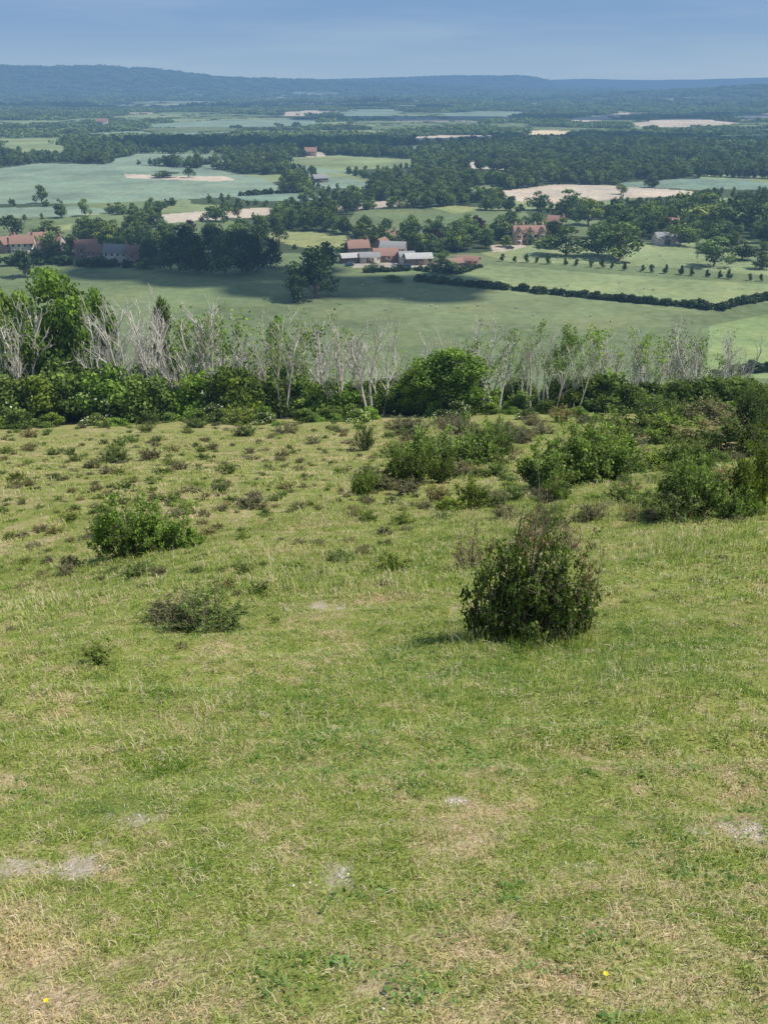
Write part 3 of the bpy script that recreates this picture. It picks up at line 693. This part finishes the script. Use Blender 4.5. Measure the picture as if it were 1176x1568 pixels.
def pb(name,u,v,wpx,hpx,meshes,rz=None):
    x,y,z,d=sight(u,v);k=d/F0;m=meshes[int(rng.integers(0,len(meshes)))]
    bb=coords(m);w0=np.percentile(bb[:,0],99)-np.percentile(bb[:,0],1);h0=np.percentile(bb[:,2],99)
    s=wpx*k/w0
    return link(name,m,(x,y+s*.3,float(H(x,y+s*.3))-.02),rng.uniform(0,6.28) if rz is None else rz,(s,s,hpx*k/h0/CP))
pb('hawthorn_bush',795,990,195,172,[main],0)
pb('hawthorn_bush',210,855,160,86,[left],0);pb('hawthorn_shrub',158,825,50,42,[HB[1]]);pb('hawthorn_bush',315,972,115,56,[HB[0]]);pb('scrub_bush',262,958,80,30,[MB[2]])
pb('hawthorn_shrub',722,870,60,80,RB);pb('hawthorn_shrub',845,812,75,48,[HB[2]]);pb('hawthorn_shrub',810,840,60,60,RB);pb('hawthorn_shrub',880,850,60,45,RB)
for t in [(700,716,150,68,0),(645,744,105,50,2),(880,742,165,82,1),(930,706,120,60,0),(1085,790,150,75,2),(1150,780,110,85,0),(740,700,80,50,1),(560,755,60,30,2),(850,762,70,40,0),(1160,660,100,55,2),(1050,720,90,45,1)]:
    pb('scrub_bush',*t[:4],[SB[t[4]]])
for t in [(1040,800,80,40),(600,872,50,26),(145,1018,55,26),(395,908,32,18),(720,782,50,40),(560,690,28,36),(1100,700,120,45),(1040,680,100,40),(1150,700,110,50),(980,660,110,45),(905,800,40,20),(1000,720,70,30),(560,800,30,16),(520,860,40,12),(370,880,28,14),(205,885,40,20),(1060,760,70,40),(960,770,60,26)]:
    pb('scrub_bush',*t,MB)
ps=[];ss=[];pk=[]
LIST=[(285,780,45),(290,755,35),(385,778,55),(350,725,35),(240,768,28),(440,748,30),(320,818,34),(490,838,26),(180,708,60),(310,692,22),(460,722,22),(230,705,40),(275,720,30),(380,668,40),(300,655,40),(440,665,40),(520,725,30),(620,800,40),(650,780,30),(340,738,22),(430,760,24),(150,752,20),(50,752,14),(20,800,20),(30,900,18),(600,700,50),(660,690,40),(780,670,50),(830,665,40),(1060,740,60),(1000,775,60),(960,690,60),(900,675,50),(1120,740,70),(1020,650,80),(1090,650,90),(1160,645,90),(370,650,60),(230,650,40)]
LIST+=[(rng.uniform(0,640),rng.uniform(650,900),rng.uniform(10,32)) for i in range(200)]+[(rng.uniform(0,640),rng.uniform(645,790),rng.uniform(6,17)) for i in range(420)]+[(rng.uniform(560,1176),rng.uniform(645,800),rng.uniform(14,50)) for i in range(190)]+[(rng.uniform(0,1176),rng.uniform(820,1080),rng.uniform(8,24)) for i in range(80)]
for u,v,w in LIST:
    x,y,z,d=sight(u,v);k=d/F0;s=w*k/1.3;ps.append((x,y,z-.03));ss.append((s,s,s*rng.uniform(.4,.8)));pk.append(int(rng.choice([0,1,2,2])))
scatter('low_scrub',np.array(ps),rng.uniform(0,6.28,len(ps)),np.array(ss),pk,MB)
# ---------------------------------------------------------------- grass: one mesh of blades
GV=[];GQ=[];GR=[];gn=[0]
def blades(N,r0,r1,h0,h1,wd,amax,clump,mask=None,curl=1.1,dry=0.):
    nc_=N//22
    r=np.sqrt(r0**2+rng.random(nc_)*(r1**2-r0**2));a=rng.uniform(-amax,amax,nc_)
    cx=r*np.sin(a);cy=r*np.cos(a);hk=rng.uniform(.45,1.6,nc_);ck=rng.normal(size=nc_)*.28
    k=rng.integers(0,nc_,N);x=cx[k]+rng.normal(size=N)*clump;y=cy[k]+rng.normal(size=N)*clump
    n1=vn(x/.4,y/.4,61);n2=vn(x/1.7,y/1.7,62);n3=vn(x/.12,y/.12,63)
    keep=(rng.random(N)>bare(x,y)*1.15)&(rng.random(N)<.18+.6*n1+.7*n3)
    if mask is not None: keep&=rng.random(N)<mask(x,y,n2)
    x=x[keep];y=y[keep];n1=n1[keep];n2=n2[keep];n3=n3[keep];k=k[keep];n=len(x)
    h=rng.uniform(h0,h1,n)*hk[k]*(.3+.65*n2+.65*n3);th=rng.uniform(0,6.283,n);ln=h*rng.uniform(.1,curl,n)
    dx=np.cos(th);dy=np.sin(th)-.15;w=wd*rng.uniform(.7,1.3,n);wx=-dy*w*.5;wy=dx*w*.5;z=H(x,y)
    c=np.stack
    V=c([c([x-wx,y-wy,z-.006],1),c([x+wx,y+wy,z-.006],1),
         c([x+dx*ln*.35+wx*.85,y+dy*ln*.35+wy*.85,z+h*.62],1),c([x+dx*ln*.35-wx*.85,y+dy*ln*.35-wy*.85,z+h*.62],1),
         c([x+dx*ln+wx*.2,y+dy*ln+wy*.2,z+h*.93-ln*.3],1),c([x+dx*ln-wx*.2,y+dy*ln-wy*.2,z+h*.93-ln*.3],1)],1).reshape(-1,3)
    kk=np.arange(n)[:,None]*6;Q=np.concatenate([kk+np.array([[0,1,2,3]]),kk+np.array([[3,2,4,5]])])
    GV.append(V);GQ.append(Q+gn[0]);GR.append(np.repeat(np.clip(rng.random(n)+ck[k]+dry,0,1),6));gn[0]+=len(V)
blades(145000,.9,4.3,.008,.030,.0028,.72,.028,curl=1.7)
blades(145000,4.,9.5,.016,.048,.0045,.55,.05,curl=1.4)
blades(150000,9,22,.03,.095,.0095,.5,.10)
blades(130000,22,70,.06,.16,.021,.46,.22)
tm=lambda x,y,n2: np.clip((n2-.42)*3,0,1)*np.clip((x+3+.15*y)/4,.08,1)
blades(8000,4.5,10,.07,.15,.0035,.5,.09,tm,.7,.05)
blades(28000,9,24,.11,.24,.007,.5,.18,tm,.6,.08)
bx,by,_,_=sight(798,988)
fm_=lambda x,y,n2: np.clip(1.3-np.hypot((x-bx)/.7,(y-by-.15)/.45),0,1)
blades(45000,6,10,.06,.17,.0042,.3,.05,fm_,.6,.0)
gm_=mk('grass',np.concatenate(GV),np.concatenate(GQ),[M_grass],rnd=np.concatenate(GR));link('grass',gm_)
print('blade quads',len(gm_.polygons))
b=B()
for i in range(1500):
    r=math.sqrt(rng.uniform(1.2,60));t=rng.uniform(-.62,.62);x0,y0=r*math.sin(t),r*math.cos(t)
    if vn(np.array([x0/.7]),np.array([y0/.7]),77)[0]<.47: continue
    n=int(rng.integers(8,28));sp=rng.uniform(.02,.07);cx=x0+rng.normal(size=n)*sp;cy=y0+rng.normal(size=n)*sp
    C=np.c_[cx,cy,H(cx,cy)+rng.uniform(.004,.026,n)]
    b.leaves(C,rng.normal(size=(n,3))*.4+np.array([0,-.2,1]),rng.uniform(.005,.011),0,np.clip(rng.normal(size=n)*.25+rng.uniform(.1,.8),0,1),.6)
link('low_herbs',b.mesh('low_herbs',[M_herb]))
M_st=plain('chalk_flint',(.62,.58,.52),.8,.25,40,haze=False)
St=[]
for i in range(3):
    b=B()
    ph=np.linspace(0,math.pi,6);Vv=[]
    for p in ph:
        for t in range(7):
            j=1+rng.uniform(-.25,.25);Vv.append((math.sin(p)*math.cos(t*.8976)*j*1.2,math.sin(p)*math.sin(t*.8976)*j,math.cos(p)*.6*j))
    Qq=[(i_*7+t,i_*7+(t+1)%7,(i_+1)*7+(t+1)%7,(i_+1)*7+t) for i_ in range(5) for t in range(7)]
    b.add(Vv,Qq,0,.5);St.append(b.mesh('flint_%d'%i,[M_st]))
ps=[]
for a_,b_,s_ in PATCH:
    if b_<7:
        for i in range(8): ps.append((a_+rng.normal()*s_*.8,b_+rng.normal()*s_*.5))
for i in range(22):
    r=rng.uniform(1.5,5);t=rng.uniform(-.5,.5);ps.append((r*math.sin(t),r*math.cos(t)))
ps=np.array(ps);scatter('chalk_pebbles',np.c_[ps,H(ps[:,0],ps[:,1])+.002],rng.uniform(0,6.28,len(ps)),rng.uniform(.002,.006,len(ps)),rng.integers(0,3,len(ps)),St)
# yellow flowers
M_yf=plain('yellow_petal',(.75,.6,.02),.6,.05,30,haze=False);M_stem=plain('flower_stem',(.1,.18,.04),.8,.1,30,haze=False)
b=B();b.tube([(0,0,0),(.004,0,.03),(.002,0,.06)],[.001,.001,.0008],4,1)
for k in range(5):
    t=k*1.2566;c_,s_=math.cos(t),math.sin(t)
    b.add([(0.002,0,.06),(c_*.005-s_*.004,s_*.005+c_*.004,.064),(c_*.009,s_*.009,.066),(c_*.005+s_*.004,s_*.005-c_*.004,.064)],[(0,1,2,3)],0,.5)
fm=b.mesh('yellow_flower',[M_yf,M_stem])
for u,v in[(925,1507),(75,1547)]:
    x,y,z,d=sight(u,v);link('yellow_flower',fm,(x,y,z),rng.uniform(0,6),(1,1,.6))
# ---------------------------------------------------------------- sun, sky, clouds, camera
S_=Vector((.58,.02,.78)).normalized()
sd=bpy.data.lights.new('sun','SUN');sd.energy=5.0;sd.angle=math.radians(.5);sd.color=(1,.96,.89)
so=bpy.data.objects.new('sun',sd);so.rotation_euler=S_.to_track_quat('Z','Y').to_euler();bpy.context.scene.collection.objects.link(so)
M_cl=plain('cloud_white',(.85,.85,.86),1,.03,.01,haze=False)
def cloud(u,v,a,bq,hgt=650,n=9):
    x,y,z,_=sight(u,v);t=(hgt-z)/S_.z;cx=x+S_.x*t;cy=y+S_.y*t
    b=B()
    for i in range(n):
        ox=rng.uniform(-.75,.75)*a;oy=rng.uniform(-.75,.75)*bq;ra=a*rng.uniform(.25,.45);rb=bq*rng.uniform(.3,.5)
        ph=np.linspace(0,math.pi,9);Vv=[(cx+ox+math.sin(p)*math.cos(t_*.5236)*ra,cy+oy+math.sin(p)*math.sin(t_*.5236)*rb,hgt+math.cos(p)*min(ra,rb)*.5) for p in ph for t_ in range(12)]
        b.add(Vv,[(i_*12+t_,i_*12+(t_+1)%12,(i_+1)*12+(t_+1)%12,(i_+1)*12+t_) for i_ in range(8) for t_ in range(12)],0,.5)
    link('cloud',b.mesh('cloud',[M_cl],True))
cloud(340,412,60,42,n=12);cloud(500,440,62,32,n=12);cloud(150,396,50,22)
cloud(500,222,300,110);cloud(1000,215,380,140);cloud(200,165,900,260,900);cloud(800,180,700,220,900)
w=bpy.data.worlds.new('World');bpy.context.scene.world=w;w.use_nodes=True;nt=w.node_tree;bg=nt.nodes['Background']
sky=nt.nodes.new('ShaderNodeTexSky');sky.sky_type='NISHITA';sky.sun_disc=False;sky.sun_elevation=math.asin(S_.z);sky.sun_rotation=math.atan2(S_.x,S_.y)
sky.altitude=200;sky.air_density=1.;sky.dust_density=.2;sky.ozone_density=2.
BS=.12
tc=nt.nodes.new('ShaderNodeTexCoord');sp=nt.nodes.new('ShaderNodeSeparateXYZ');nt.links.new(tc.outputs['Generated'],sp.inputs[0])
rp=nt.nodes.new('ShaderNodeValToRGB');nt.links.new(sp.outputs[2],rp.inputs[0])
el=rp.color_ramp.elements;el[0].position=0;el[0].color=(.25/BS,.42/BS,.64/BS,1);el[1].position=1;el[1].color=(.25/BS,.36/BS,.56/BS,1)
e2=el.new(.06);e2.color=(.15/BS,.30/BS,.57/BS,1);e3=el.new(.3);e3.color=(.26/BS,.38/BS,.58/BS,1)
mp=nt.nodes.new('ShaderNodeMapping');mp.inputs['Scale'].default_value=(1,1,9);nt.links.new(tc.outputs['Generated'],mp.inputs[0])
nz=nt.nodes.new('ShaderNodeTexNoise');nz.inputs['Scale'].default_value=3.5;nz.inputs['Detail'].default_value=6;nt.links.new(mp.outputs[0],nz.inputs['Vector'])
m1=nt.nodes.new('ShaderNodeMapRange');m1.inputs[1].default_value=.48;m1.inputs[2].default_value=.8;m1.inputs[4].default_value=.4;nt.links.new(nz.outputs[0],m1.inputs[0])
mc=nt.nodes.new('ShaderNodeMix');mc.data_type='RGBA';nt.links.new(m1.outputs[0],mc.inputs[0]);nt.links.new(rp.outputs[0],mc.inputs[6]);mc.inputs[7].default_value=(.42/BS,.54/BS,.68/BS,1)
mm=nt.nodes.new('ShaderNodeMix');mm.data_type='RGBA';mm.inputs[0].default_value=.85;nt.links.new(sky.outputs[0],mm.inputs[6]);nt.links.new(mc.outputs[2],mm.inputs[7])
nt.links.new(mm.outputs[2],bg.inputs[0]);bg.inputs[1].default_value=BS
cd=bpy.data.cameras.new('camera');co=bpy.data.objects.new('camera',cd);co.location=(0,0,0);co.rotation_euler=(math.pi/2-P,0,0)
cd.sensor_fit='VERTICAL';cd.sensor_height=36;cd.lens=36*F0/1568;cd.clip_start=.05;cd.clip_end=40000
bpy.context.scene.collection.objects.link(co);sc_=bpy.context.scene;sc_.camera=co
sc_.view_settings.view_transform='Standard';sc_.view_settings.look='None';sc_.view_settings.exposure=0
